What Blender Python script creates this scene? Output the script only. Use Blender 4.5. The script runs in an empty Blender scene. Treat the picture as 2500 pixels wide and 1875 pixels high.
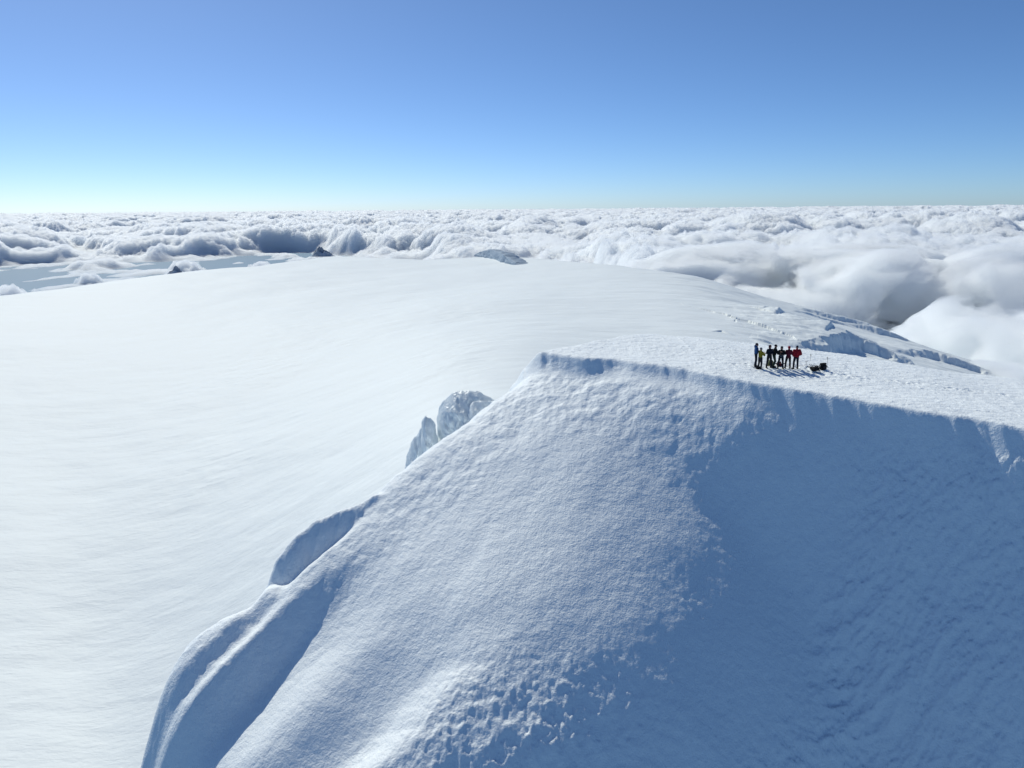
import bpy, bmesh, math, random
import numpy as np
from math import radians as R
from mathutils import Vector, Matrix

S = bpy.context.scene
COL = S.collection
rng = np.random.default_rng(7)

# ------------------------------------------------------------------ noise
def _hash(ix, iy, seed):
    h = (ix.astype(np.int64) * 374761393 + iy.astype(np.int64) * 668265263 + seed * 974634777) & 0xFFFFFFFF
    h = ((h ^ (h >> 13)) * 1274126177) & 0xFFFFFFFF
    h = (h ^ (h >> 16)) & 0xFFFFFFFF
    h = (h * 2246822519) & 0xFFFFFFFF
    return (h ^ (h >> 15)) & 0xFFFFFFFF

def perlin(x, y, seed=0):
    x0 = np.floor(x); y0 = np.floor(y)
    fx = (x - x0).astype(np.float32); fy = (y - y0).astype(np.float32)
    ix = x0.astype(np.int64); iy = y0.astype(np.int64)
    ux = fx * fx * fx * (fx * (fx * 6 - 15) + 10); uy = fy * fy * fy * (fy * (fy * 6 - 15) + 10)
    def g(dx, dy):
        a = _hash(ix + dx, iy + dy, seed).astype(np.float32) * np.float32(2 * math.pi / 4294967296.0)
        return np.cos(a) * (fx - dx) + np.sin(a) * (fy - dy)
    a = g(0, 0); b = g(1, 0); c = g(0, 1); d = g(1, 1)
    return (a + ux * (b - a) + uy * ((c + ux * (d - c)) - (a + ux * (b - a)))) * 1.5

def fbm(x, y, seed=0, octs=4, lac=2.03, gain=.5):
    t = 0; a = 1.0
    for o in range(octs):
        t = t + a * perlin(x, y, seed + o * 17)
        x = x * lac + 3.1; y = y * lac - 1.7; a *= gain
    return t

def ridged(x, y, seed=0, octs=4, gain=.5):
    t = 0; a = 1.0
    for o in range(octs):
        t = t + a * (1 - 2 * np.abs(perlin(x, y, seed + o * 17)))
        x = x * 2.03 + 3.1; y = y * 2.03 - 1.7; a *= gain
    return t

def domes(x, y, cell, seed, jitter=.8, rmin=.45, rmax=.85):
    """rounded lumps: the highest of the hemispheres scattered over a jittered grid, 0..1"""
    X = x / cell; Y = y / cell
    ix = np.floor(X).astype(np.int64); iy = np.floor(Y).astype(np.int64)
    best = np.zeros(np.shape(x), np.float32)
    for dx in (-1, 0, 1):
        for dy in (-1, 0, 1):
            jx = ix + dx; jy = iy + dy
            h1 = _hash(jx, jy, seed).astype(np.float32) / 4294967296.0
            h2 = _hash(jx, jy, seed + 5).astype(np.float32) / 4294967296.0
            h3 = _hash(jx, jy, seed + 11).astype(np.float32) / 4294967296.0
            r = rmin + (rmax - rmin) * h3
            d2 = (X - (jx + .5 + jitter * (h1 - .5))) ** 2 + (Y - (jy + .5 + jitter * (h2 - .5))) ** 2
            best = np.maximum(best, np.sqrt(np.maximum(r * r - d2, 0)) / rmax)
    return best

def sstep(a, b, x):
    t = np.clip((x - a) / (b - a), 0, 1); return t * t * (3 - 2 * t)
def splus(x, k):
    return k * np.logaddexp(0, x / k)
def smin(a, b, k):
    return -k * np.logaddexp(-a / k, -b / k)
def smax(a, b, k):
    return k * np.logaddexp(a / k, b / k)
def pl(x, pts):
    """smoothed piecewise-linear curve through pts"""
    px = [p[0] for p in pts]; py = [p[1] for p in pts]
    return np.interp(x, px, py)
def polydist(x, y, pts):
    """distance to a polyline, side (left of travel positive), arclength fraction, last value interpolated along it"""
    best = np.full(np.shape(x), 1e9); side = np.zeros_like(best); val = np.zeros_like(best); fr = np.zeros_like(best)
    L = [math.hypot(pts[i + 1][0] - pts[i][0], pts[i + 1][1] - pts[i][1]) for i in range(len(pts) - 1)]
    T = sum(L); acc = 0
    for i in range(len(pts) - 1):
        ax, ay = pts[i][:2]; bx, by = pts[i + 1][:2]
        dx, dy = (bx - ax) / L[i], (by - ay) / L[i]
        s = np.clip((x - ax) * dx + (y - ay) * dy, 0, L[i])
        ex = x - ax - s * dx; ey = y - ay - s * dy
        d = np.hypot(ex, ey); m = d < best
        best = np.where(m, d, best); side = np.where(m, np.sign(dx * ey - dy * ex), side)
        f = s / L[i]
        if len(pts[i]) > 2: val = np.where(m, pts[i][2] + f * (pts[i + 1][2] - pts[i][2]), val)
        fr = np.where(m, (acc + s) / T, fr); acc += L[i]
    return best, side, fr, val

def grid_mesh(name, X, Y, Z, mat, kind=None):
    ny, nx = X.shape
    co = np.empty((ny * nx, 3), np.float32)
    co[:, 0] = X.ravel(); co[:, 1] = Y.ravel(); co[:, 2] = Z.ravel()
    i = np.arange(ny - 1)[:, None] * nx + np.arange(nx - 1)[None, :]
    q = np.stack([i, i + 1, i + nx + 1, i + nx], -1).reshape(-1, 4).astype(np.int32)
    me = bpy.data.meshes.new(name)
    me.vertices.add(len(co)); me.vertices.foreach_set('co', co.ravel())
    me.loops.add(q.size); me.loops.foreach_set('vertex_index', q.ravel())
    me.polygons.add(len(q)); me.polygons.foreach_set('loop_start', np.arange(0, q.size, 4, dtype=np.int32))
    me.polygons.foreach_set('use_smooth', np.ones(len(q), bool))
    me.update(calc_edges=True)
    me.materials.append(mat)
    o = bpy.data.objects.new(name, me); COL.objects.link(o)
    if kind: o['kind'] = kind
    return o

# ------------------------------------------------------------------ materials
def mat(name):
    m = bpy.data.materials.new(name); m.use_nodes = True
    nt = m.node_tree; b = nt.nodes['Principled BSDF']
    return m, nt, b
def simple(name, col, rough=.7, bump=0, bscale=60, spec=.3, vary=.12):
    m, nt, b = mat(name)
    b.inputs['Roughness'].default_value = rough; b.inputs['Specular IOR Level'].default_value = spec
    tc = nt.nodes.new('ShaderNodeTexCoord')
    n = nt.nodes.new('ShaderNodeTexNoise'); n.inputs['Scale'].default_value = bscale * .3; n.inputs['Detail'].default_value = 4
    nt.links.new(tc.outputs['Object'], n.inputs['Vector'])
    r = nt.nodes.new('ShaderNodeValToRGB')
    r.color_ramp.elements[0].position = .3; r.color_ramp.elements[1].position = .7
    r.color_ramp.elements[0].color = [c * (1 - vary) for c in col] + [1]
    r.color_ramp.elements[1].color = [min(1, c * (1 + vary)) for c in col] + [1]
    nt.links.new(n.outputs['Fac'], r.inputs['Fac']); nt.links.new(r.outputs['Color'], b.inputs['Base Color'])
    if bump:
        n2 = nt.nodes.new('ShaderNodeTexNoise'); n2.inputs['Scale'].default_value = bscale; n2.inputs['Detail'].default_value = 3
        nt.links.new(tc.outputs['Object'], n2.inputs['Vector'])
        bp = nt.nodes.new('ShaderNodeBump'); bp.inputs['Strength'].default_value = .6; bp.inputs['Distance'].default_value = bump
        nt.links.new(n2.outputs['Fac'], bp.inputs['Height']); nt.links.new(bp.outputs['Normal'], b.inputs['Normal'])
    return m

def snow(name, col=(.87, .895, .92), layers=(), rough=.55, spec=.35, strength=1.0):
    """layers: (noise scale vector, height in metres, detail)"""
    m, nt, b = mat(name)
    b.inputs['Roughness'].default_value = rough; b.inputs['Specular IOR Level'].default_value = spec
    b.inputs['Base Color'].default_value = (*col, 1)
    tc = nt.nodes.new('ShaderNodeTexCoord'); prev = None
    for sc, hgt, det in layers:
        mp = nt.nodes.new('ShaderNodeMapping'); mp.inputs['Scale'].default_value = sc[:3]
        if len(sc) > 3: mp.vector_type = 'POINT'; mp.inputs['Rotation'].default_value = (0, 0, sc[3])
        nt.links.new(tc.outputs['Object'], mp.inputs['Vector'])
        n = nt.nodes.new('ShaderNodeTexNoise'); n.inputs['Scale'].default_value = 1; n.inputs['Detail'].default_value = det
        n.inputs['Roughness'].default_value = .55
        nt.links.new(mp.outputs['Vector'], n.inputs['Vector'])
        bp = nt.nodes.new('ShaderNodeBump'); bp.inputs['Strength'].default_value = strength; bp.inputs['Distance'].default_value = hgt
        nt.links.new(n.outputs['Fac'], bp.inputs['Height'])
        if prev: nt.links.new(prev.outputs['Normal'], bp.inputs['Normal'])
        prev = bp
    if prev: nt.links.new(prev.outputs['Normal'], b.inputs['Normal'])
    return m

# ------------------------------------------------------------------ camera, light, sky
CAMZ = 11.8
PITCH = R(13.95); ROLL = R(-.45)
cam = bpy.data.cameras.new('camera'); co = bpy.data.objects.new('camera', cam); COL.objects.link(co)
cam.sensor_width = 36; cam.lens = 25.0; cam.clip_start = .5; cam.clip_end = 500000
co.matrix_world = Matrix.Translation((0, 0, CAMZ)) @ (Matrix.Rotation(R(90) - PITCH, 4, 'X') @ Matrix.Rotation(ROLL, 4, 'Z'))
S.camera = co

SUN_AZ, SUN_EL = -33.0, 44.0          # azimuth measured from +Y towards +X
sd = Vector((math.sin(R(SUN_AZ)) * math.cos(R(SUN_EL)), math.cos(R(SUN_AZ)) * math.cos(R(SUN_EL)), math.sin(R(SUN_EL))))
sl = bpy.data.lights.new('sun', 'SUN'); sl.energy = SUN_E = 2.75; sl.angle = R(.5); sl.color = (1, .98, .855)
so = bpy.data.objects.new('sun', sl); COL.objects.link(so); so.rotation_euler = sd.to_track_quat('Z', 'Y').to_euler()
so.location = (0, 0, 60)
W = bpy.data.worlds.new('World'); S.world = W; W.use_nodes = True
nt = W.node_tree; bg = nt.nodes['Background']
sky = nt.nodes.new('ShaderNodeTexSky'); sky.sky_type = 'NISHITA'; sky.sun_disc = False
sky.sun_elevation = R(SUN_EL); sky.sun_rotation = R(SUN_AZ)
sky.altitude = 4000; sky.air_density = .9; sky.dust_density = 9; sky.ozone_density = 10
mx = nt.nodes.new('ShaderNodeMix'); mx.data_type = 'RGBA'; mx.blend_type = 'MULTIPLY'; mx.inputs['Factor'].default_value = 1
mx.inputs[7].default_value = (1.02, 1.025, .945, 1)          # thin mountain air: a little less violet
nt.links.new(sky.outputs['Color'], mx.inputs[6]); nt.links.new(mx.outputs[2], bg.inputs['Color']); bg.inputs['Strength'].default_value = .1
S.view_settings.view_transform = 'Standard'; S.view_settings.look = 'None'; S.view_settings.gamma = 1
S.view_settings.exposure = .25
S.cycles.use_denoising = True
S.cycles.max_bounces = 8; S.cycles.diffuse_bounces = 4
# ------------------------------------------------------------------ the summit: plan of crest, back rim and spur
CREST_Y = [(-40, 75.5), (2.7, 55.5), (11.0, 52.4), (17.0, 48.8), (32.0, 42.4), (75, 24)]
CREST_Z = [(-40, .5), (2.7, .5), (11.0, .25), (17.0, -.3), (32.0, -1.8), (75, -7)]
BACK_Y = [(-40, 40), (2.7, 58.5), (11, 63), (25, 61), (38, 57.6), (75, 47)]
K0 = np.array((2.7, 55.5)); NV = np.array((-.424, -.905)); DV = np.array((.905, -.424))
EV = np.array((-.82, -.57)); MV = np.array((-.57, .82))

def blur_pl(x, pts, r):
    return sum(pl(x + o * r, pts) for o in (-1, -.5, 0, .5, 1)) / 5
def bell(x, a, b, c):
    """0 at a, 1 at b, 0 at c, smooth on both sides"""
    return np.where(x < b, sstep(a, b, x), sstep(c, b, x))

def summit_height(x, y):
    yc0 = blur_pl(x, CREST_Y, 1.2)
    yc = yc0 + .42 * perlin(x * .42, x * 0 + 3.3, 5) + .10 * perlin(x * .9, x * 0 + 7.3, 4) + .16 * perlin(x * 1.6, x * 0 + 1.3, 6) + .02 * perlin(x * 5, x * 0 + 1.3, 7)
    zc = blur_pl(x, CREST_Z, 2)
    f0 = (yc0 - y) * .93
    lip = np.exp(-np.maximum(f0, 0) / 1.3)
    f = (yc0 + (yc - yc0) * lip - y) * .93
    b = np.maximum(y - yc, 0)
    yb = blur_pl(x, BACK_Y, 2.5) + .5 * fbm(x * .2, x * 0, 8, 2)
    over = np.maximum(y - yb, 0)
    top = zc + .05 * np.minimum(b, 12) - np.where(over < 12, .045 * over ** 2, .045 * 144 + 1.08 * (over - 12))
    # wind crust on the flat top: small sastrugi, scuffed snow
    onl = perlin(x * .35, y * .25, 61)
    top = top + .035 * fbm(x * .8, y * 1.6, 62, 4) + .012 * np.maximum(onl, 0) * ridged(x * 1.2, y * 3.0, 63, 3) + .05 * np.maximum(perlin(x * 2.6, y * 3.4, 64) - .35, 0) * 2
    tr = np.exp(-(((x - 21.5) / 4.5) ** 2 + ((y - 53.2) / 1.6) ** 2)) + .8 * np.exp(-((y - 52.6 + .12 * (x - 24)) / .5) ** 2) * sstep(23, 26, x)
    top = top - .16 * np.minimum(tr, 1) * domes(x + .2 * perlin(x, y, 18), y, .55, 19, .9, .2, .42)
    top = top + .25 * fbm(x * .09, y * .09, 65, 2) * sstep(0, 3, b)
    g = (x - K0[0]) * NV[0] + (y - K0[1]) * NV[1]
    w = (x - K0[0]) * DV[0] + (y - K0[1]) * DV[1]
    q = (x - K0[0]) * MV[0] + (y - K0[1]) * MV[1]
    s = (x - K0[0]) * EV[0] + (y - K0[1]) * EV[1]
    gp = np.maximum(g, -6)
    A = -.45 - .5 * gp - .0055 * gp ** 2
    A = A - .28 * sstep(-.4, .6, perlin(x * .28, x * 0 + 9.1, 16)) * np.exp(-np.maximum(g, 0) / 2.5)
    # broad unevenness of the spur
    A = A + .45 * fbm(x * .07, y * .07, 42, 2) * sstep(1, 8, g) + .07 * fbm(x * .3 + g * .1, y * .3, 43, 3) * sstep(1, 5, g)
    wob = .6 * fbm(s * .18, s * 0 + .4, 44, 2)
    # trough right of the outer rib: its far side faces away from the sun
    A = A - 1.9 * sstep(15, 25, s) * bell(q + .6 * wob, -9.5, -4.2, -1.8)
    A = A - .6 * sstep(20, 25, s) * bell(q + .5 * wob, -2.2, -1.0, .2) * sstep(31, 28, s)
    # second gully, left of the lumpy knoll
    wc = 3.2 - .62 * (g - 20) + .5 * fbm(g * .5, g * 0, 45, 2)
    A = A - 1.15 * sstep(16, 26, g) * bell(w - wc, -6.5, -1.2, 2.2)
    wb = np.interp(g, [-5, 3, 10, 17, 22, 26, 40], [21.8, 20.1, 18.8, 15.7, 10.0, 5.2, -10])
    wb = wb + .7 * fbm(x * .16, y * .16, 41, 2)
    dw = w - wb
    # rime lumps, biggest along the break of slope and low down
    near = np.exp(-((dw + 2) / 4.5) ** 2) * sstep(1, 6, g)
    low = sstep(15, 23, g)
    knoll = sstep(-.8, 3.2, w - wc) * sstep(15, 24, g) * sstep(2.5, -.5, dw)
    lump = .16 * np.maximum(ridged(x * 1.1, y * 1.3, 51, 4, .6), -.2) + .40 * domes(x + .15 * perlin(x * 4, y * 4, 50), y + .15 * perlin(x * 4, y * 4, 48), .34, 53, 1.2, .25, .8) + .35 * np.maximum(fbm(x * 2.4, y * 2.4, 52, 3), -.1)
    patch = sstep(-.3, .4, fbm(x * .22, y * .22, 49, 2))
    A = A + lump * (.02 + .11 * near * (.4 + low) * (.35 + .65 * patch) + .05 * knoll) * sstep(.5, 2, g)
    crag = np.maximum(ridged(x * .42 + y * .16, y * .42 - x * .1, 54, 4) - .1, 0)
    A = A + .15 * crag * (np.exp(-((dw + .6) / 1.8) ** 2) * low + .35 * knoll)
    A = A - .84 * splus(dw, 3.2 - 1.9 * low) - .050 * np.maximum(w - 2, 0) ** 1.68 * sstep(0, 7, g)
    # upper slope: slabs broken off under the lip
    slab = perlin(x * .33 + 4, y * .4, 55) + .5 * perlin(x * .9, y * .9, 56)
    up = sstep(9, 3, g) * sstep(.3, 1.2, g)
    A = A + .06 * sstep(-.1, .35, slab) * up + .07 * fbm(x * 1.2, y * 1.2, 57, 4) * up
    # steep shaded wall below the crest, blown into long shallow ribs
    B = zc + np.minimum(-(1.88 + .25 * perlin(x * .3, x * 0 + 2.2, 11) * lip) * f, .8) + .004 * np.maximum(f0 - 4, 0) ** 2 + .5 * fbm(x * .09, y * .09, 9, 2) * sstep(1, 6, f0)
    cx = x - 14; cy = y - 52
    rad = np.hypot(cx, cy * 1.3); th = np.arctan2(cy, cx)
    sas = ridged(rad * .55 + .5 * perlin(x * .2, y * .2, 58), th * 3.0, 59, 3)
    B = B + .25 * sstep(.1, .6, perlin(x * .16, f0 * .5, 60)) * bell(f0, .4, 2.0, 4.5)
    rough = sstep(.0, .5, perlin(x * .12, y * .12, 66) + .04 * (f0 - 9))
    face = smax(A, B, .3 + 1.1 * sstep(2, 8, f0))
    # wind ribs, ripples and lumps of the shaded bowl
    inb = sstep(.8, 4.5, dw) * sstep(.3, 1.5, f0)
    face = face + .05 * fbm(x * 1.3, y * 2.7, 79, 4, gain=.6) * sstep(-4, 2, dw) * sstep(.5, 2, f0)
    face = face + inb * (.30 * sas * bell(f0, 2, 8, 19) * sstep(34, 22, x) + (.06 + .085 * rough) * fbm(x * 1.1, y * 2.0, 67, 5, gain=.66) + .10 * fbm(x * 2.4, y * 4.2, 75, 3)
                         + .09 * rough * domes(x + .25 * perlin(x * 2, y * 2, 70), y * 1.4, .9, 68) + .25 * fbm(x * .25, y * .35, 72, 3))
    # the left edge of the spur, with a humped rib just beyond it
    qn = q - .85 - .55 * bell(s, 24.2, 27.6, 29.6) + .3 * bell(s, 21.5, 24, 26) + .45 * fbm(s * .16, s * 0 + .7, 12, 3)
    hw = sstep(15.5, 18.5, s) * sstep(23.2, 21.2, s)
    face = face - 1.1 * hw * bell(q, -1.0, .55, 2.2)
    edge = face - 1.9 * splus(qn, .55)
    ribtop = np.interp(s, [13.5, 15, 17, 19, 21, 22, 22.8, 24], [-.7, -.25, .08, .28, .2, -.3, -1.8, -5]) + .14 * fbm(s * .9, q * .4, 13, 3)
    Aedge = -.45 - .5 * gp - .0055 * gp ** 2
    qc = .1 + 1.4 * sstep(14, 20, s)
    dq = np.abs(q - qc)
    rib = Aedge + ribtop - 1.15 * (np.sqrt(dq ** 2 + .12) - .35) * np.where(q > qc, 1.8, 1.0) + (.16 * ridged(s * .55 + q * .5, q * .25, 17, 3) - .1) * sstep(0, .8, dq)
    edge = np.where((s > 13) & (s < 24), smax(edge, rib, .10), edge)
    edge = edge - 2.2 * splus(s - 29.5 - .5 * perlin(q * .5, q * 0, 14), .6)
    edge = edge + .05 * fbm(x * 1.3, y * 1.3, 15, 4) * sstep(-7, -3, q) * sstep(2, 5, s)
    h = smin(top, edge, .16)
    # everything behind / left of the spur's edge falls away
    h = smin(h, 4.5 - 1.9 * splus(q - 4, 1.), .5)
    return h, dict(f=f0, g=g, w=w, wb=wb, q=q, s=s, b=b)
# ------------------------------------------------------------------ the ice plateau far below the summit
RIM = [(-60, 2900), (-39, 2840), (-35.6, 2807), (-30.9, 2898), (-24.4, 3153), (-18, 3389), (-15.6, 3776), (-13.8, 3997), (-11, 3814),
       (-7.5, 3640), (-3.8, 3660), (-2.3, 3826), (1.7, 3300), (5.4, 2900), (10, 2600), (16, 2450), (24, 2450), (34, 2700), (60, 3400)]
def far_base(x, y):
    r = np.hypot(x, y); az = np.degrees(np.arctan2(x, y))
    base = -230 + 28 * sstep(-300, 500, x)
    x0 = 420 + .21 * (y - 1450)
    r1 = np.maximum(r, 500)
    kk = .06 - .078 * sstep(-36, 2, az) + .018 * sstep(-8, 18, az)
    base = base - kk * np.clip(3100 - r1, 0, 2600)
    h = base - .30 * splus(x - x0, 60)
    h = h + 9 * fbm(x / 900, y / 900, 71, 3) + 1.6 * fbm(x / 170, y / 130, 76, 3)
    pt = sstep(0, .6, fbm(x / 420, y / 420, 77, 2) + .5) * sstep(650, 900, r) * sstep(2300, 1500, r) * sstep(-31, -20, az) * sstep(4, -6, az)
    h = h + pt * .9 * fbm(x / 34 + y / 90, y / 17, 78, 3)
    fl = sstep(250, 650, x) * sstep(900, 1300, y)
    h = h + fl * 5 * fbm(x / 260, y / 90, 73, 4) + fl * 3 * np.maximum(ridged(x / 330 + y / 700, y / 120, 74, 2) - .8, 0)
    # long gentle swells of the snowfield and the summit's own apron, kept below the ridge
    rs = sum(np.interp(az + o, [p[0] for p in RIM], [p[1] for p in RIM]) for o in (-1.2, -.6, 0, .6, 1.2)) / 5
    h = h - .55 * splus(r - rs - 90, 45)
    h = h - .35 * splus(x - 1700, 80)
    return h
SCARPS = []
def far_height(x, y):
    h = far_base(x, y)
    for pts, H, L in SCARPS:
        xs = [p[0] for p in pts]; ys = [p[1] for p in pts]
        m = (x > min(xs) - 3 * L) & (x < max(xs) + 3 * L) & (y > min(ys) - 3 * L) & (y < max(ys) + 4 * L)
        if not m.any(): continue
        xm, ym = x[m], y[m]
        xm = xm + L * .10 * fbm(xm / 40, ym / 40, 3, 3); ym = ym + L * .12 * fbm(xm / 35, ym / 35, 4, 3)
        d, side, fr, _ = polydist(xm, ym, pts)
        ends = np.sin(np.pi * np.clip(fr, .0, 1)) ** .9 * (.75 + .5 * fr)
        up = np.where(side > 0, np.exp(-(d / (1.4 * L)) ** 1.8), sstep(L * .22, 0, d))
        dig = np.where(side <= 0, -.35 * np.exp(-((d - L * .25) / (L * .3)) ** 2), 0)
        h = h.copy(); h[m] += .8 * H * ends * (up + dig * .5)
    return h
SCARPS += [
    ([(505, 1318), (532, 1329), (562, 1339), (631, 1406), (684, 1473), (766, 1554), (800, 1560), (850, 1565), (920, 1600)], 36, 120),
    ([(641, 1447), (711, 1557), (730, 1540)], 8, 20),
    ([(840, 2170), (901, 2189), (1000, 2200), (1091, 2200), (1150, 2200)], 13, 80),
    ([(1000, 2160), (1051, 2176), (1128, 2174), (1200, 2180), (1260, 2170)], 15, 70),
    ([(944, 1741), (1015, 1806), (1122, 1887), (1190, 1890), (1270, 1880), (1360, 1850)], 20, 90),
    ([(565, 1605), (590, 1594), (670, 1723)], 10, 35),
    ([(554, 1630), (596, 1668), (695, 1830)], 5, 25),
    ([(572, 1488), (622, 1518), (739, 1739)], 6, 70),
    ([(442, 1302), (458, 1296), (484, 1293)], 5, 26),
    ([(438, 1243), (453, 1245), (474, 1264)], 4, 22),
    ([(791, 2034), (880, 2100), (980, 2140), (1067, 2149)], 8, 45),
    ([(365, 1289), (392, 1312), (406, 1288)], 3, 10),
    ([(450, 1433), (466, 1465), (459, 1431)], 3, 8),
]
def far_mesh(m):
    az = np.concatenate([np.linspace(-56, 6, 620, endpoint=False), np.linspace(6, 40, 900, endpoint=False), np.linspace(40, 58, 160)])
    r = np.concatenate([np.geomspace(70, 900, 200, endpoint=False), np.geomspace(900, 2500, 520, endpoint=False), np.geomspace(2500, 6500, 300)])
    A, Rr = np.meshgrid(np.radians(az), r)
    x = Rr * np.sin(A); y = Rr * np.cos(A)
    z = far_height(x, y)
    return grid_mesh('glacier_plateau', x, y, z, m, 'structure')
# ------------------------------------------------------------------ the sea of clouds
CBASE = -1645
def cloud_height(x, y):
    r = np.hypot(x, y); az = np.degrees(np.arctan2(x, y))
    # cover: open water on the left until ~20 km, closed deck to the right
    edge = np.interp(az, [-60, -36, -30, -24, -18, -12, -7, -2, 3, 7, 12, 70], [26500, 26500, 24500, 25500, 29500, 24500, 22500, 20000, 15500, 9500, 5600, 4800])
    edge = edge * (1 + .10 * fbm(x / 4200, y / 4200, 21, 4))
    cov = sstep(-300, 2600, r - edge)
    for px, py, pr, ph in PUFFS:
        q = np.hypot((x - px) / pr, (y - py) / pr) + .35 * fbm(x / (pr * .5), y / (pr * .5), 27, 3)
        cov = np.maximum(cov, ph * sstep(1, .1, q))
    cov = np.maximum(cov, .11 * sstep(.25, .9, fbm(x / 1500, y / 2600, 28, 4)) * sstep(12000, 15000, r))
    far = sstep(25000, 80000, r)
    big = fbm(x / 9000, y / 9000, 22, 3); mid = fbm(x / 2600, y / 2600, 23, 3)
    fx = x + 230 * fbm(x / 700, y / 700, 24, 3); fy = y + 230 * fbm(x / 700, y / 700, 25, 3)
    d1 = domes(fx, fy, 2500, 31); d2 = domes(fx, fy, 900, 32)
    d3 = domes(x + 60 * perlin(x / 150, y / 150, 34), y + 60 * perlin(x / 150, y / 150, 35), 330, 33)
    lay = .35 + .85 * sstep(-.45, .35, big + .5 * fbm(x / 16000, y / 16000, 29, 2))
    top = -1160 + 170 * big + 120 * mid + lay * (330 * d1 + 230 * d2 * (.35 + .65 * d1) + 85 * d3 * (.3 + d2)) + 70 * fbm(x / 160, y / 160, 36, 4, gain=.6)
    top = top + 150 * sstep(8, 30, az) * sstep(15000, 40000, r)
    gap = sstep(.05, -.55, mid + .5 * big + .75 * d1 - .45)
    top = top - 330 * gap
    return CBASE + (top - CBASE) * cov, cov
PUFFS = [(-9400, 13300, 620, .5), (-9900, 16800, 380, .35), (-8200, 17500, 450, .32), (-7300, 15900, 300, .3), (-5600, 18300, 350, .3), (-6900, 19800, 500, .35), (-3600, 20500, 420, .3), (-8900, 19600, 600, .4), (-5000, 15900, 260, .25)]
def closed_sheet(name, X, Y, Z, zb, mat, kind=None, tol=3.0):
    """a solid with a shaped top over a flat base, present only where the top clears the base"""
    ny, nx = X.shape; n = nx * ny
    hi = Z > zb + tol
    keep = hi[:-1, :-1] | hi[1:, :-1] | hi[:-1, 1:] | hi[1:, 1:]
    i = (np.arange(ny - 1)[:, None] * nx + np.arange(nx - 1)[None, :])
    q = np.stack([i, i + 1, i + nx + 1, i + nx], -1)
    K = np.pad(keep, 1)
    sides = []
    for (dj, di, a, b) in ((-1, 0, 0, 1), (1, 0, 2, 3), (0, 1, 1, 2), (0, -1, 3, 0)):
        nb = K[1 + dj:K.shape[0] - 1 + dj, 1 + di:K.shape[1] - 1 + di]
        m = keep & ~nb
        e = q[m]; sides.append(np.stack([e[:, b], e[:, a], e[:, a] + n, e[:, b] + n], -1))
    top = q[keep]
    faces = np.concatenate([top, top[:, ::-1] + n] + sides)
    used = np.unique(faces); re = np.full(2 * n, -1, np.int64); re[used] = np.arange(len(used))
    co = np.empty((2 * n, 3), np.float32)
    co[:n, 0] = co[n:, 0] = X.ravel(); co[:n, 1] = co[n:, 1] = Y.ravel()
    co[:n, 2] = np.maximum(Z, zb + tol * .5).ravel(); co[n:, 2] = zb
    lv = re[faces].ravel().astype(np.int32)
    me = bpy.data.meshes.new(name)
    me.vertices.add(len(used)); me.vertices.foreach_set('co', co[used].ravel())
    me.loops.add(len(lv)); me.loops.foreach_set('vertex_index', lv)
    me.polygons.add(len(faces)); me.polygons.foreach_set('loop_start', np.arange(0, len(lv), 4, dtype=np.int32))
    me.update(calc_edges=True)
    me.materials.append(mat)
    o = bpy.data.objects.new(name, me); COL.objects.link(o)
    if kind: o['kind'] = kind
    return o
def cloud_mesh(m):
    az = np.linspace(-44, 50, 1800); r = np.concatenate([np.geomspace(4000, 36000, 1000, endpoint=False), np.geomspace(36000, 230000, 420)])
    A, Rr = np.meshgrid(np.radians(az), r); x = Rr * np.sin(A); y = Rr * np.cos(A)
    z, cov = cloud_height(x, y)
    return closed_sheet('cloud_sea', x, y, z, CBASE, m, 'stuff')
def cloud_mat(name, dens, col=.998, aniso=.35):
    m = bpy.data.materials.new(name); m.use_nodes = True
    t = m.node_tree; t.nodes.clear()
    o = t.nodes.new('ShaderNodeOutputMaterial'); v = t.nodes.new('ShaderNodeVolumePrincipled')
    v.inputs['Density'].default_value = dens; v.inputs['Color'].default_value = (col - .012, col - .005, col, 1); v.inputs['Anisotropy'].default_value = aniso  # slight blue tint stands in for aerial haze in the cloud shadows
    t.links.new(v.outputs['Volume'], o.inputs['Volume'])
    return m
S.cycles.volume_bounces = 40; S.cycles.max_bounces = 40
c = cloud_mesh(cloud_mat('cloud', .016))
c['label'] = 'white sea of cumulus clouds spreading to the horizon beyond the ice plateau'
def bank_mesh(m):
    az = np.linspace(3, 50, 420); r = np.geomspace(1250, 11000, 320)
    A, Rr = np.meshgrid(np.radians(az), r); x = Rr * np.sin(A); y = Rr * np.cos(A); a = np.degrees(A)
    n = fbm(x / 1500, y / 1500, 83, 4); d1 = domes(x + 300 * fbm(x / 1100, y / 1100, 84, 3), y + 300 * fbm(x / 1100, y / 1100, 85, 3), 1500, 81)
    ridge = np.interp(a, [3, 8, 12, 17, 22, 27, 33, 38, 50], [-720, -520, -390, -280, -240, -200, -210, -190, -190])
    rj = 500 * fbm(x / 1800, y / 1800, 89, 3)
    prof = np.exp(-((Rr + rj - 6400) / np.where(Rr < 6400, 1000, 2400)) ** 2)
    z = -1330 + (ridge + 1330) * prof * (.70 + .30 * d1) + 120 * n * prof
    fog = np.interp(a, [3, 18, 23, 28, 33, 38, 50], [-1400, -1150, -680, -490, -400, -370, -370])
    z = np.maximum(z, fog - 40 + 210 * n + 110 * d1 + 70 * fbm(x / 420, y / 420, 90, 4) - .16 * np.maximum(Rr - 3200, 0) - .7 * np.maximum(2900 - 1150 * sstep(29, 35, a) - Rr, 0))
    win = sstep(1250, 1500, Rr) * sstep(11000, 9500, Rr) * sstep(3, 7, a) * sstep(50, 47, a)
    z = -1420 + (z + 1420) * win
    return closed_sheet('cloud_bank', x, y, z, -1420, m, 'stuff')
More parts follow.
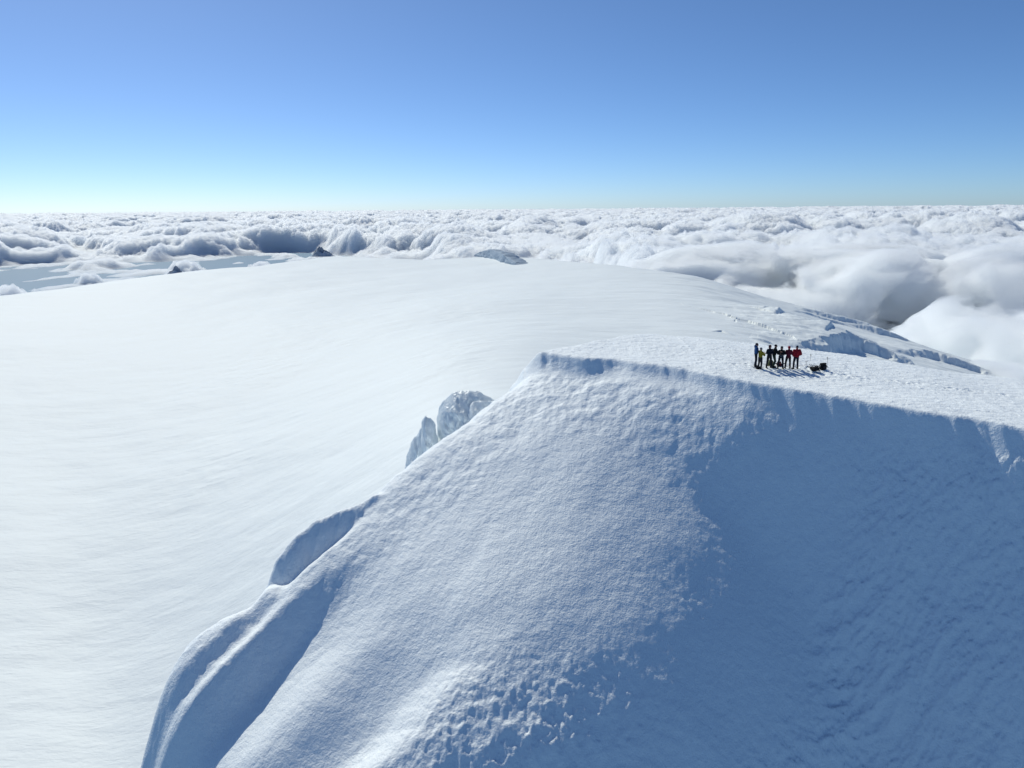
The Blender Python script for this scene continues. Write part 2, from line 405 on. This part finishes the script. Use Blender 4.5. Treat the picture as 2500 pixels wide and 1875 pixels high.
M_bank = cloud_mat('cloud_bank', .02)
t = M_bank.node_tree; pv = [n for n in t.nodes if n.type == 'PRINCIPLED_VOLUME'][0]
tc = t.nodes.new('ShaderNodeTexCoord'); mp = t.nodes.new('ShaderNodeMapping'); mp.inputs['Scale'].default_value = (1 / 760, 1 / 760, 1 / 480)
nz = t.nodes.new('ShaderNodeTexNoise'); nz.inputs['Scale'].default_value = 1; nz.inputs['Detail'].default_value = 5.5; nz.inputs['Roughness'].default_value = .62; nz.inputs['Distortion'].default_value = .35
mr = t.nodes.new('ShaderNodeMapRange'); mr.inputs['From Min'].default_value = .47; mr.inputs['From Max'].default_value = .56; mr.inputs['To Min'].default_value = 0; mr.inputs['To Max'].default_value = .042
t.links.new(tc.outputs['Object'], mp.inputs['Vector']); t.links.new(mp.outputs['Vector'], nz.inputs['Vector'])
t.links.new(nz.outputs['Fac'], mr.inputs['Value']); sp = t.nodes.new('ShaderNodeSeparateXYZ'); t.links.new(tc.outputs['Object'], sp.inputs['Vector'])
mz = t.nodes.new('ShaderNodeMapRange'); mz.inputs['From Min'].default_value = -250; mz.inputs['From Max'].default_value = -400; mz.interpolation_type = 'SMOOTHSTEP'
t.links.new(sp.outputs['Z'], mz.inputs['Value']); mu = t.nodes.new('ShaderNodeMath'); mu.operation = 'MULTIPLY'
t.links.new(mr.outputs['Result'], mu.inputs[0]); t.links.new(mz.outputs['Result'], mu.inputs[1]); t.links.new(mu.outputs[0], pv.inputs['Density'])
S.cycles.volume_step_rate = .02; S.cycles.volume_max_steps = 1024
c = bank_mesh(M_bank)
c['label'] = 'soft grey and white cloud bank piled up beside the crevassed flank on the right'
# ------------------------------------------------------------------ build
M_far = snow('far_snow', (.815, .863, .872), [((.010, .028, .02), 3.5, 6), ((.15, .4, .2), .25, 4)], rough=.6, spec=.2)
far_mesh(M_far)
M_top = snow('ridge_snow', (.89, .94, .965), [((2.5, 2.5, 2.5), .075, 5), ((9, 9, 9), .035, 3)], rough=.6, spec=.3)
xs = np.concatenate([np.arange(-40, -25, .2), np.arange(-25, 37, .065), np.arange(37, 52, .15)])
ys = np.concatenate([np.arange(14, 28, .25), np.arange(28, 60, .065), np.arange(60, 66, .12), np.arange(66, 84, .3)])
X, Y = np.meshgrid(xs, ys)
Zs, q = summit_height(X, Y)
grid_mesh('snow_ridge', X, Y, Zs, M_top, 'structure')
# sea
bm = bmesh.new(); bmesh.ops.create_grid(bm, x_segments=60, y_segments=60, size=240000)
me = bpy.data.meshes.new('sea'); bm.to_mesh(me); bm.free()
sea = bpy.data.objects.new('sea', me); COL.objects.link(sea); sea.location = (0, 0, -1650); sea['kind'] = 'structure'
m, nt_, b = mat('hazed_sea_water'); b.inputs['Base Color'].default_value = (.20, .31, .42, 1); b.inputs['Roughness'].default_value = .6; b.inputs['Specular IOR Level'].default_value = .1  # distance haze painted into the water's pale blue-grey base colour
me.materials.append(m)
# ------------------------------------------------------------------ ice towers behind the spur, far outcrops
def link(name, me, m, parent=None):
    me.materials.append(m)
    for f in me.polygons: f.use_smooth = True
    o = bpy.data.objects.new(name, me); COL.objects.link(o)
    if parent: o.parent = parent
    return o
def empty(name, loc, label, cat, group=None, rz=0):
    o = bpy.data.objects.new(name, None); COL.objects.link(o); o.location = loc; o.rotation_euler = (0, 0, rz)
    o['label'] = label; o['category'] = cat
    if group: o['group'] = group
    return o
def lobe(outline, centre, thick, flutes, seed, nr=40, na=220):
    """a domed fin of ice: outline (x, z) in metres, bulging towards -y and +y, cut by vertical flutes"""
    P = np.array(outline + outline[:1], float); L = np.concatenate([[0], np.cumsum(np.hypot(*np.diff(P, axis=0).T))])
    u = np.linspace(0, L[-1], na, endpoint=False)
    bx = np.interp(u, L, P[:, 0]); bz = np.interp(u, L, P[:, 1])
    k = np.array([1, 2, 3, 2, 1]) / 9.0
    for _ in range(2):
        bx = sum(k[i] * np.roll(bx, i - 2) for i in range(5)); bz = sum(k[i] * np.roll(bz, i - 2) for i in range(5))
    bx = bx + .13 * fbm(u * .9, u * 0 + seed, seed + 1, 3); bz = bz + .13 * fbm(u * .9, u * 0 + seed, seed + 2, 3)
    rho = np.sin(np.linspace(0, math.pi / 2, nr))[1:]
    verts = []; faces = []
    for side in (-1, 1):
        base = len(verts); verts.append((centre[0], side * thick, centre[1]))
        for r in rho:
            x = centre[0] + (bx - centre[0]) * r; z = centre[1] + (bz - centre[1]) * r
            dep = thick * (1 - r ** 1.7) ** .75
            fl = .85 + .34 * ridged(x * flutes * .8 + .35 * z, z * .25, seed, 4) + .10 * fbm(x * flutes * 3, z * .9, seed + 3, 2)
            verts += list(zip(x, side * dep * fl, z))
        for i in range(na):
            j = (i + 1) % na; f = (base, base + 1 + j, base + 1 + i); faces.append(f if side < 0 else f[::-1])
            for r in range(len(rho) - 1):
                a = base + 1 + r * na
                f = (a + i, a + j, a + na + j, a + na + i); faces.append(f if side < 0 else f[::-1])
    me = bpy.data.meshes.new('ice'); me.from_pydata([tuple(map(float, v)) for v in verts], [], faces)
    bm = bmesh.new(); bm.from_mesh(me); bmesh.ops.remove_doubles(bm, verts=bm.verts, dist=.004)
    bmesh.ops.recalc_face_normals(bm, faces=bm.faces); bm.to_mesh(me); bm.free()
    return me
M_ice = snow('blue_ice', (.80, .87, .90), [((1.6, 1.6, .45), .22, 5), ((5, 5, 2), .05, 4)], rough=.35, spec=.5)
# metres in the plane of the towers; x to the right, z up
SERAC = (-5.34, 57.3, -6.43)
serac = empty('ice_serac', SERAC, 'fluted blue-grey ice serac rising behind the left edge of the snow ridge', 'ice tower')
MPX = .0395
def L2(pts, ox=970, oy=930): return [((X - ox) * MPX, (oy - Y) * MPX) for X, Y in pts]
for nm, pts, c, th, fl, off, sd_ in [
    ('ice_dome', [(1072, 866), (1050, 853), (1032, 845), (1012, 840), (992, 842), (975, 852), (962, 860), (955, 868), (948, 885), (944, 905), (946, 928), (940, 946), (936, 975), (930, 1090), (1000, 1120), (1100, 1010), (1110, 900)], (1000, 930), 1.9, .75, 0, 3),
    ('ice_fold', [(1075, 858), (1050, 857), (1025, 860), (1010, 870), (996, 884), (984, 894), (977, 905), (972, 925), (968, 1000), (1010, 1090), (1110, 960), (1110, 870)], (1030, 930), 1.4, .8, -1.1, 9),
    ('ice_horn', [(925, 889), (919, 898), (914, 910), (914, 930), (912, 960), (915, 1040), (955, 1060), (950, 960), (945, 925), (941, 908), (935, 897)], (930, 965), .9, .9, -.9, 15),
    ('ice_fin', [(914, 920), (905, 931), (894, 946), (884, 968), (877, 987), (874, 1010), (870, 1070), (900, 1090), (935, 1050), (935, 980), (922, 930)], (902, 1000), .9, .9, -.2, 21)]:
    o = link(nm, lobe(L2(pts), L2([c])[0], th, fl, sd_), M_ice, serac); o.location = (0, off, 0)

M_rock = simple('hazed_far_rock', (.27, .32, .39), .9, 6, .05, .2, .45)  # rock colour with the blue of distant haze mixed in
def outcrop(name, loc, sx, sy, h, lean, seed, label, cat='rocky peak'):
    u, v = np.meshgrid(np.linspace(-1, 1, 60), np.linspace(-1, 1, 40))
    r = np.hypot(u - lean * (1 - np.abs(u)), v)
    z = np.maximum(1 - r, 0) ** .8 * (.7 + .5 * ridged(u * 1.5, v * 1.5, seed, 4)) - .12
    x = u * sx; y = v * sy
    o = grid_mesh(name, x, y, z * h, M_rock); o.location = loc; o['label'] = label; o['category'] = cat
    return o
outcrop('rocky_peak', (-1040, 3990, -236), 58, 60, 44, -.35, 91, 'dark rocky peak poking above the plateau rim left of centre')
outcrop('rocky_peak', (-1352, 2885, -236), 30, 30, 26, .3, 95, 'small dark rock outcrop at the far left rim of the plateau')

def cliff(name, base, tops, thick, m, label, cat, seed):
    """a ragged wall along base points (x, y, z) with the given heights; sloping back from its foot"""
    n = 160; t = np.linspace(0, 1, n); tb = np.linspace(0, 1, len(base)); B = np.array(base, float)
    bx, by, bz = (np.interp(t, tb, B[:, i]) for i in range(3)); H = np.interp(t, tb, tops)
    rows = np.linspace(0, 1, 34)
    V, T = np.meshgrid(rows, t, indexing='ij')
    X_ = np.broadcast_to(bx, V.shape); Y_ = np.broadcast_to(by, V.shape); Z_ = np.broadcast_to(bz, V.shape); Hh = np.broadcast_to(H, V.shape)
    up = np.minimum(V / .55, 1); back = np.maximum(V - .55, 0) / .45
    nz = fbm(T * 22, V * 3, seed, 4)
    X_ = X_ + 10 * up + 60 * back - 7 * nz
    Y_ = Y_ + .22 * Hh * up + thick * back + 9 * nz * up
    Z_ = Z_ - 6 + (Hh + 6) * up * (1 + .13 * fbm(T * 14, V * 0, seed + 4, 3)) - 14 * back ** 2
    o = grid_mesh(name, X_, Y_, Z_, m); o['label'] = label; o['category'] = cat
    return o
M_cliff = snow('shaded_cliff_ice', (.32, .40, .49), [((.05, .05, .02), 8, 5), ((.2, .2, .1), 2, 4)], rough=.7, spec=.2)  # ice colour darkened and blued to paint in the shade on the face
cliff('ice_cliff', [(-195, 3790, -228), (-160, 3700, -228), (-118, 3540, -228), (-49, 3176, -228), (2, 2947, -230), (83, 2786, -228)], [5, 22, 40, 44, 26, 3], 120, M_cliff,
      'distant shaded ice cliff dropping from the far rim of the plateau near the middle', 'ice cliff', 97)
# ------------------------------------------------------------------ people
DG = None
def capsule(bm, p0, p1, r0, r1, seg=12, rings=4):
    p0 = Vector(p0); p1 = Vector(p1); d = p1 - p0; L = d.length
    q = d.to_track_quat('Z', 'Y').to_matrix().to_4x4(); M = Matrix.Translation(p0) @ q
    prof = [(-r0 * math.cos(a), r0 * math.sin(a)) for a in np.linspace(0, math.pi / 2, rings + 1)]
    prof += [(L + r1 * math.sin(a), r1 * math.cos(a)) for a in np.linspace(0, math.pi / 2, rings + 1)]
    rows = []
    for z, r in prof:
        rows.append([bm.verts.new(M @ Vector((max(r, 1e-4) * math.cos(2 * math.pi * k / seg), max(r, 1e-4) * math.sin(2 * math.pi * k / seg), z))) for k in range(seg)])
    for a, b in zip(rows, rows[1:]):
        for k in range(seg): bm.faces.new((a[k], a[(k + 1) % seg], b[(k + 1) % seg], b[k]))
    bm.faces.new(rows[0][::-1]); bm.faces.new(rows[-1])
def ball(bm, c, r, rot=None):
    M = Matrix.Translation(c) @ (rot or Matrix.Identity(4)) @ Matrix.Diagonal((*r, 1))
    bmesh.ops.create_uvsphere(bm, u_segments=20, v_segments=14, radius=1, matrix=M)
def fuse(name, bm, voxel, m, parent=None, smooth=2, extra=None):
    """weld overlapping closed shapes into one continuous skin"""
    me = bpy.data.meshes.new(name); bm.to_mesh(me); bm.free()
    o = bpy.data.objects.new(name, me); COL.objects.link(o)
    md = o.modifiers.new('r', 'REMESH'); md.mode = 'VOXEL'; md.voxel_size = voxel
    sm = o.modifiers.new('s', 'SMOOTH'); sm.iterations = smooth; sm.factor = .5
    dg = bpy.context.evaluated_depsgraph_get()
    me2 = bpy.data.meshes.new_from_object(o.evaluated_get(dg), depsgraph=dg)
    bpy.data.objects.remove(o); bpy.data.meshes.remove(me)
    me2.name = name; me2.materials.clear(); me2.materials.append(m)
    for x in extra or (): me2.materials.append(x)
    for f in me2.polygons: f.use_smooth = True
    o = bpy.data.objects.new(name, me2); COL.objects.link(o)
    if parent: o.parent = parent
    return o
def V3(*a): return Vector(a)
M_skin = simple('skin', (.45, .27, .20), .6, 0, 40, .3, .08)
M_eye = simple('eye_dark', (.02, .02, .025), .2, 0, 40, .5, .05)
def cloth(n, c): return simple(n, c, .85, .006, 45, .15, .25)

def hand(bm, wrist, d, palm_n, curl, side):
    """palm, four bent fingers of different lengths and a thumb leaving the side of the palm"""
    d = d.normalized(); n = palm_n - palm_n.dot(d) * d; n.normalize(); sdv = d.cross(n) * side
    for k, (o, L) in enumerate(((-.030, .070), (-.010, .080), (.010, .075), (.029, .060))):
        a = wrist + d * .01 + sdv * o * .7; b = wrist + d * .085 + sdv * o
        capsule(bm, a, b, .016, .011, 8, 2)
        c1 = math.cos(curl); s1 = math.sin(curl)
        m1 = b + (d * c1 + n * s1) * L * .5
        c2 = math.cos(curl * 2.1); s2 = math.sin(curl * 2.1)
        tip = m1 + (d * c2 + n * s2) * L * .5
        capsule(bm, b, m1, .010, .009, 8, 2); capsule(bm, m1, tip, .009, .0075, 8, 2)
    t0 = wrist + d * .025 - sdv * .026; t1 = t0 + (d * .6 - sdv * .65 + n * .45) * .042; t2 = t1 + (d * .85 - sdv * .1 + n * .5) * .032
    capsule(bm, t0, t1, .013, .011, 8, 2); capsule(bm, t1, t2, .011, .008, 8, 2)

def person(loc, heading, H, label, jacket, trousers, headwear, arms, stance=.12, hat='cap', bulk=1.0, knee=(0, 0), lean=0, turn=0, second=None, hood=False, long=0, boots=(.02, .02, .025)):
    root = empty('person', loc, label, 'person', 'climbers standing on the snow summit', R(heading))
    k = H / 1.76
    P = lambda x, y, z: V3(x * k, y * k, z * k)
    hipL, hipR = P(.095, 0, .93), P(-.095, 0, .93)
    ankL, ankR = P(stance + .02, .02, .09), P(-stance - .02, -.02, .09)
    knL = (hipL + ankL) / 2 + P(.015, -.03 - knee[0], .02); knR = (hipR + ankR) / 2 + P(-.015, -.03 - knee[1], .02)
    ly = -lean
    chest = P(0, ly * .6, 1.28); neck = P(0, ly, 1.50); head = P(0, ly * 1.15 - .015, 1.645)
    shL, shR = P(.172 * bulk, ly * .9, 1.405), P(-.172 * bulk, ly * .9, 1.405)
    A = {'L': [P(*v) for v in arms[0]], 'R': [P(*v) for v in arms[1]]}      # elbow, wrist for each side
    tm = Matrix.Translation(head) @ Matrix.Rotation(R(turn), 4, 'Z')
    # ---- body: one skin
    bm = bmesh.new()
    for h, kn, an, sg in ((hipL, knL, ankL, 1), (hipR, knR, ankR, -1)):
        capsule(bm, h, kn, .082 * k, .056 * k); capsule(bm, kn, an, .054 * k, .040 * k)
        capsule(bm, an + P(0, .03, -.03), an + P(sg * .03, -.15, -.045), .042 * k, .034 * k)
    ball(bm, P(0, 0, .96), (.155 * k, .105 * k, .12 * k)); ball(bm, (P(0, 0, 1.12) + chest) / 2, (.14 * k, .098 * k, .20 * k))
    ball(bm, chest, (.17 * k, .11 * k, .20 * k)); capsule(bm, shL, shR, .062 * k, .062 * k)
    capsule(bm, neck - P(0, 0, .06), head - P(0, 0, .04), .058 * k, .052 * k)
    for sd, sh, sg in (('L', shL, 1), ('R', shR, -1)):
        el, wr = A[sd]
        capsule(bm, sh, el, .052 * k, .040 * k); capsule(bm, el, wr, .040 * k, .028 * k)
        hand(bm, wr, wr - el, V3(0, 1, .2) if (wr - el).z < -.2 else V3(0, .3, -1), .5, sg)
    def hb(c, r): ball(bm, tm @ (V3(*c) * k), (r[0] * k, r[1] * k, r[2] * k), tm.to_3x3().to_4x4())
    hb((0, .012, .018), (.076, .094, .100)); hb((0, -.022, -.050), (.056, .066, .066)); hb((0, -.062, -.098), (.026, .026, .020))
    hb((0, -.098, -.018), (.014, .022, .026)); hb((0, -.088, .018), (.058, .018, .014)); hb((0, -.084, -.062), (.026, .014, .009))
    for sg in (-1, 1): hb((sg * .078, .008, -.012), (.012, .022, .032)); hb((sg * .040, -.068, -.028), (.022, .020, .020))
    body = fuse('body', bm, .0085, M_skin, root, 2, [M_eye])
    inv = tm.inverted()
    for f in body.data.polygons:
        c = inv @ f.center / k
        if c.y < -.06 and abs(abs(c.x) - .032) < .012 and abs(c.z - .001) < .007: f.material_index = 1
    # ---- trousers
    bm = bmesh.new()
    for h, kn, an in ((hipL, knL, ankL), (hipR, knR, ankR)):
        capsule(bm, h, kn, .108 * k, .078 * k); capsule(bm, kn, an + P(0, 0, .07), .076 * k, .066 * k)
        ball(bm, an + P(0, 0, .10), (.076 * k, .074 * k, .05 * k))
    ball(bm, P(0, .005, .97), (.175 * k, .128 * k, .13 * k))
    fuse('trousers', bm, .014, trousers, root, 3)
    # ---- boots
    mb = M_boot
    for an, sg in ((ankL, 1), (ankR, -1)):
        bm = bmesh.new()
        capsule(bm, an + P(0, .01, .09), an + P(0, .01, -.02), .056 * k, .058 * k)
        capsule(bm, an + P(0, .035, -.035), an + P(sg * .035, -.16, -.045), .054 * k, .046 * k)
        capsule(bm, an + P(0, .035, -.062), an + P(sg * .035, -.165, -.066), .050 * k, .046 * k)
        fuse('boot', bm, .012, mb, root, 2)
    # ---- jacket
    bm = bmesh.new(); B = bulk
    ball(bm, P(0, ly * .15, 1.02 - long), (.185 * k * B, .140 * k * B, .16 * k)); ball(bm, (P(0, 0, 1.08) + chest) / 2, (.195 * k * B, .150 * k * B, .22 * k))
    ball(bm, chest + P(0, 0, .02), (.215 * k * B, .150 * k * B, .20 * k)); capsule(bm, shL, shR, .086 * k, .086 * k)
    capsule(bm, neck - P(0, 0, .06), neck + P(0, 0, .035), .095 * k, .078 * k)
    if hood: capsule(bm, neck + P(0, .09, -.02), neck + P(0, .10, .05), .085 * k, .075 * k)
    for sd, sh in (('L', shL), ('R', shR)):
        el, wr = A[sd]; capsule(bm, sh, el, .088 * k * B, .070 * k * B); capsule(bm, el, el + (wr - el) * .93, .070 * k * B, .050 * k)
        ball(bm, sh.lerp(el, .55), (.088 * k * B,) * 3); ball(bm, el.lerp(wr, .4), (.066 * k * B,) * 3)
    j = fuse('jacket', bm, .014, jacket, root, 3, [second] if second else None)
    if second:
        for f in j.data.polygons:
            if f.center.z < 1.12 * k and f.center.y < .0: f.material_index = 1
    # ---- headwear
    bm = bmesh.new()
    def hb2(c, r): ball(bm, tm @ (V3(*c) * k), (r[0] * k, r[1] * k, r[2] * k), tm.to_3x3().to_4x4())
    if hat == 'cap':
        hb2((0, .018, .045), (.092, .106, .088)); hb2((0, .03, .02), (.090, .098, .07))
        fuse('knit_cap', bm, .011, headwear, root, 2)
    elif hat == 'helmet':
        hb2((0, .014, .052), (.108, .122, .096)); hb2((0, -.04, .05), (.10, .09, .03)); hb2((0, .05, .0), (.095, .085, .08))
        fuse('helmet', bm, .011, headwear, root, 2)
    else:
        hb2((0, .035, .025), (.105, .108, .125)); hb2((0, .04, -.07), (.10, .095, .09)); hb2((0, .0, .08), (.085, .10, .07))
        fuse('hood', bm, .011, headwear, root, 2)
    return root

M_boot = cloth('boot_black', (.018, .018, .022))
C = {n: cloth(n, c) for n, c in dict(blue=(.02, .07, .19), yellow=(.17, .15, .015), navy=(.014, .018, .032), black=(.010, .011, .014), slate=(.05, .065, .085),
     maroon=(.085, .012, .025), red=(.26, .012, .024), brightred=(.30, .014, .03), darkgreen=(.018, .035, .030), charcoal=(.020, .021, .028), olive=(.11, .13, .06),
     grey=(.16, .16, .17), darkred=(.07, .015, .022), brownred=(.12, .03, .025), wine=(.06, .014, .020), tan=(.45, .36, .22)).items()}
def gz(x, y): return float(summit_height(np.array([x]), np.array([y]))[0][0])
def at(x, y, dz=0): return (x, y, gz(x, y) + dz)
down = [(.27, .03, 1.14), (.25, -.06, .90)], [(-.27, .03, 1.14), (-.25, -.06, .90)]
pockets = [(.31, .07, 1.13), (.20, -.13, 1.00)], [(-.31, .07, 1.13), (-.20, -.13, 1.00)]
front = [(.265, -.02, 1.15), (.07, -.24, 1.16)], [(-.265, -.02, 1.15), (-.06, -.25, 1.13)]
folded = [(.275, -.04, 1.17), (-.06, -.20, 1.20)], [(-.275, -.04, 1.17), (.07, -.22, 1.14)]
forward = [(.27, -.16, 1.18), (.16, -.42, 1.22)], [(-.27, -.16, 1.18), (-.12, -.42, 1.24)]
phone = [(.25, -.20, 1.20), (.13, -.40, 1.32)], [(-.26, -.14, 1.16), (-.06, -.38, 1.28)]
person(at(18.66, 53.22), 70, 1.83, 'person in a blue jacket and dark cap standing behind the one in yellow', C['blue'], C['navy'], C['navy'], front, .09, 'cap', hood=True, turn=10)
person(at(18.86, 52.80), 115, 1.70, 'person in a yellow jacket and dark trousers at the left end of the group', C['yellow'], C['charcoal'], C['grey'], phone, .10, 'cap', bulk=.95)
person(at(19.69, 53.22), 12, 1.76, 'person in a dark navy jacket and dark red cap with feet apart', C['navy'], C['charcoal'], C['wine'], front, .17, 'hood', long=.04)
person(at(20.13, 53.46), 62, 1.80, 'person in black jacket and baggy dark green trousers leaning forward mid group', C['black'], C['darkgreen'], C['navy'], forward, .13, 'cap', bulk=1.05, knee=(.06, .10), lean=.06)
person(at(20.68, 53.45), -14, 1.71, 'person with forearms crossed in a black jacket with slate grey lower half', C['black'], C['navy'], C['charcoal'], folded, .16, 'hood', second=C['slate'])
person(at(21.26, 53.50), 172, 1.73, 'person in a dark maroon jacket and red helmet beside the bright red jacket', C['maroon'], C['charcoal'], C['brightred'], front, .16, 'helmet', long=.05, second=None)
person(at(21.92, 53.62), 186, 1.82, 'person in a bulky bright red jacket with hands in pockets at the right end', C['red'], C['navy'], C['navy'], pockets, .15, 'cap', bulk=1.2)
# ------------------------------------------------------------------ kit lying on the snow
M_metal = simple('dark_metal', (.10, .10, .11), .35, 0, 50, .6, .1); M_metal.node_tree.nodes['Principled BSDF'].inputs['Metallic'].default_value = .8
def tube(name, pts, r, m, parent, seg=8):
    bm = bmesh.new(); pts = [Vector(p) for p in pts]; rows = []
    for i, p in enumerate(pts):
        d = (pts[min(i + 1, len(pts) - 1)] - pts[max(i - 1, 0)]).normalized()
        q = d.to_track_quat('Z', 'Y').to_matrix(); rr = r[i] if isinstance(r, (list, tuple)) else r
        rows.append([bm.verts.new(p + q @ V3(rr * math.cos(2 * math.pi * k / seg), rr * math.sin(2 * math.pi * k / seg), 0)) for k in range(seg)])
    for a, b in zip(rows, rows[1:]):
        for k in range(seg): bm.faces.new((a[k], a[(k + 1) % seg], b[(k + 1) % seg], b[k]))
    bm.faces.new(rows[0][::-1]); bm.faces.new(rows[-1])
    me = bpy.data.meshes.new(name); bm.to_mesh(me); bm.free()
    return link(name, me, m, parent)
def rbox(name, c, s, m, parent, rot=(0, 0, 0), bev=.04, taper=1.0):
    bm = bmesh.new(); bmesh.ops.create_cube(bm, size=1)
    for v in bm.verts:
        t = taper if v.co.z > 0 else 1; v.co = V3(v.co.x * s[0] * t, v.co.y * s[1] * t, v.co.z * s[2])
    bmesh.ops.bevel(bm, geom=list(bm.edges), offset=bev, segments=4, affect='EDGES', profile=.6)
    from mathutils import Euler
    bm.transform(Matrix.Translation(c) @ Euler(rot).to_matrix().to_4x4())
    me = bpy.data.meshes.new(name); bm.to_mesh(me); bm.free()
    return link(name, me, m, parent)

def pole(loc, lean, L, label):
    r = empty('trekking_pole', loc, label, 'trekking pole', 'trekking poles planted in the snow'); r.rotation_euler = lean
    tube('shaft', [(0, 0, -.12), (0, 0, .35), (0, 0, L - .14)], [.006, .009, .011], M_metal, r)
    tube('grip', [(0, 0, L - .16), (0, 0, L - .12), (0, 0, L - .03), (0, 0, L)], [.014, .019, .018, .021], C['black'], r)
    tube('strap', [(0, 0, L - .03), (.05, 0, L - .08), (.055, 0, L - .17), (.03, 0, L - .23), (.0, .0, L - .18)], .009, C['black'], r, 5)
    tube('basket', [(0, 0, .035), (0, 0, .048)], [.045, .03], C['black'], r, 12)
pole(at(23.57, 54.94), (0, R(0.5), 0), .90, 'trekking pole planted upright behind the gap between the red jacket and the packs')
pole(at(24.84, 54.58), (0, R(-7), 0), .85, 'trekking pole leaning slightly left beside the upright black rucksack')

ax = empty('ice_axe', at(23.06, 54.39), 'short ice axe planted upright in the snow right of the red jacket', 'ice axe')
tube('shaft', [(0, 0, -.2), (0, 0, .40)], [.011, .013], M_metal, ax)
bm = bmesh.new()
prof = [(-.13, -.022, .004), (-.10, .004, .007), (-.04, .018, .011), (.02, .020, .013), (.08, .012, .012), (.11, .008, .024)]
rows = []
for x, z, w_ in prof:
    rows.append([bm.verts.new((x, sy * w_, .40 + z + sz * .011)) for sy, sz in ((-1, -1), (1, -1), (1, 1), (-1, 1))])
for a, b in zip(rows, rows[1:]):
    for k in range(4): bm.faces.new((a[k], a[(k + 1) % 4], b[(k + 1) % 4], b[k]))
bm.faces.new(rows[0][::-1]); bm.faces.new(rows[-1])
me = bpy.data.meshes.new('axe_head'); bm.to_mesh(me); bm.free(); link('axe_head', me, M_metal, ax)
rbox('snow_clod', (.0, -.03, .02), (.20, .16, .07), M_top, ax, bev=.03)

def rucksack(loc, rz, label, m, m2, size=(.34, .24, .52), lying=False, pocket=None, extra=0):
    r = empty('rucksack', loc, label, 'rucksack', 'rucksacks left on the snow', rz)
    sx, sy, sz = size
    rot = (R(82), 0, 0) if lying else (R(-8), 0, 0)
    E = Matrix.Rotation(rot[0], 4, 'X'); up = V3(0, 0, sy * .5 if lying else 0)
    f = lambda v: tuple(up + E @ V3(*v))
    bm = bmesh.new()
    for dx in (-.3, 0, .3): 
        capsule(bm, f((dx * sx, 0, .12)), f((dx * sx * .9, 0, sz - .08)), sy * .48, sy * .42)
    fuse('pack_body', bm, .018, m, r, 3)
    rbox('lid', f((0, -.01, sz + .0)), (sx * .95, sy * 1.02, .11), m, r, rot, .035, .85)
    rbox('front_pocket', f((0, -sy * .52, sz * .40)), (sx * .7, .07, sz * .5), pocket or m2, r, rot, .03)
    for sg in (-1, 1):
        tube('shoulder_strap', [f(v) for v in ((sg * .07, sy * .42, sz * .92), (sg * .09, sy * .75, sz * .86), (sg * .11, sy * .80, sz * .55), (sg * .13, sy * .5, sz * .15))], [.022, .028, .026, .014], m2, r, 6)
        tube('hip_belt', [f((sg * sx * .42, sy * .35, .10)), f((sg * (sx * .65), sy * .42, .10)), tuple(V3(*f((sg * (sx * .95), sy * .40, .11))) + V3(0, 0, .02)), tuple(V3(*f((sg * (sx * 1.18), sy * .30, .12))) + V3(0, 0, .09 + extra))], [.035, .045, .035, .015], m2, r, 6)
    return r
r1 = rucksack(at(23.22, 53.56), R(12), 'black rucksack lying flat with its hip belt spread out on both sides', C['black'], C['charcoal'], (.46, .30, .58), True, extra=.06)
tube('loose_strap', [(-.10, .0, .2), (-.14, .02, .34), (-.11, .02, .44), (-.05, .0, .40), (-.02, .0, .26)], [.02, .022, .03, .02, .015], C['charcoal'], r1, 6)
tube('loose_strap', [(.10, -.1, .15), (.20, -.12, .22), (.30, -.08, .30), (.33, -.05, .36)], [.03, .025, .02, .012], C['charcoal'], r1, 6)
r2 = rucksack(at(24.16, 53.78), R(25), 'black rucksack standing upright with a pale side pocket, rightmost of the kit', C['black'], C['charcoal'], (.46, .32, .48))
rbox('side_pocket', (.21, -.04, .27), (.07, .15, .24), C['grey'], r2, (R(-8), 0, 0), .03)
tube('loose_strap', [(.20, .12, .42), (.32, .12, .38), (.34, .10, .25), (.24, .05, .12)], .012, C['charcoal'], r2, 6)
rucksack(at(20.06, 53.95), R(200), 'olive green rucksack on the snow behind the legs in green trousers', C['olive'], C['tan'], (.34, .24, .46))
rucksack(at(20.78, 53.86), R(170), 'dark red rucksack lying low behind the legs of the person with crossed arms', C['darkred'], C['charcoal'], (.36, .22, .44), True)
rucksack(at(18.62, 52.95), R(60), 'small black rucksack on the snow at the feet of the yellow jacket', C['black'], C['charcoal'], (.26, .18, .26), True)
# a rope trailing across the snow behind the legs
xs_ = np.linspace(20.9, 23.2, 60); pts = []
for x in xs_:
    y = 54.25 + .13 * (x - 20.9) + .10 * math.sin(x * 5.1) + .05 * math.sin(x * 11)
    pts.append((x, y, gz(x, y) + .012))
o = tube('climbing_rope', pts, .008, C['brownred'], None, 6); o['label'] = 'thin reddish rope trailing over the snow behind the climbers'; o['category'] = 'rope'
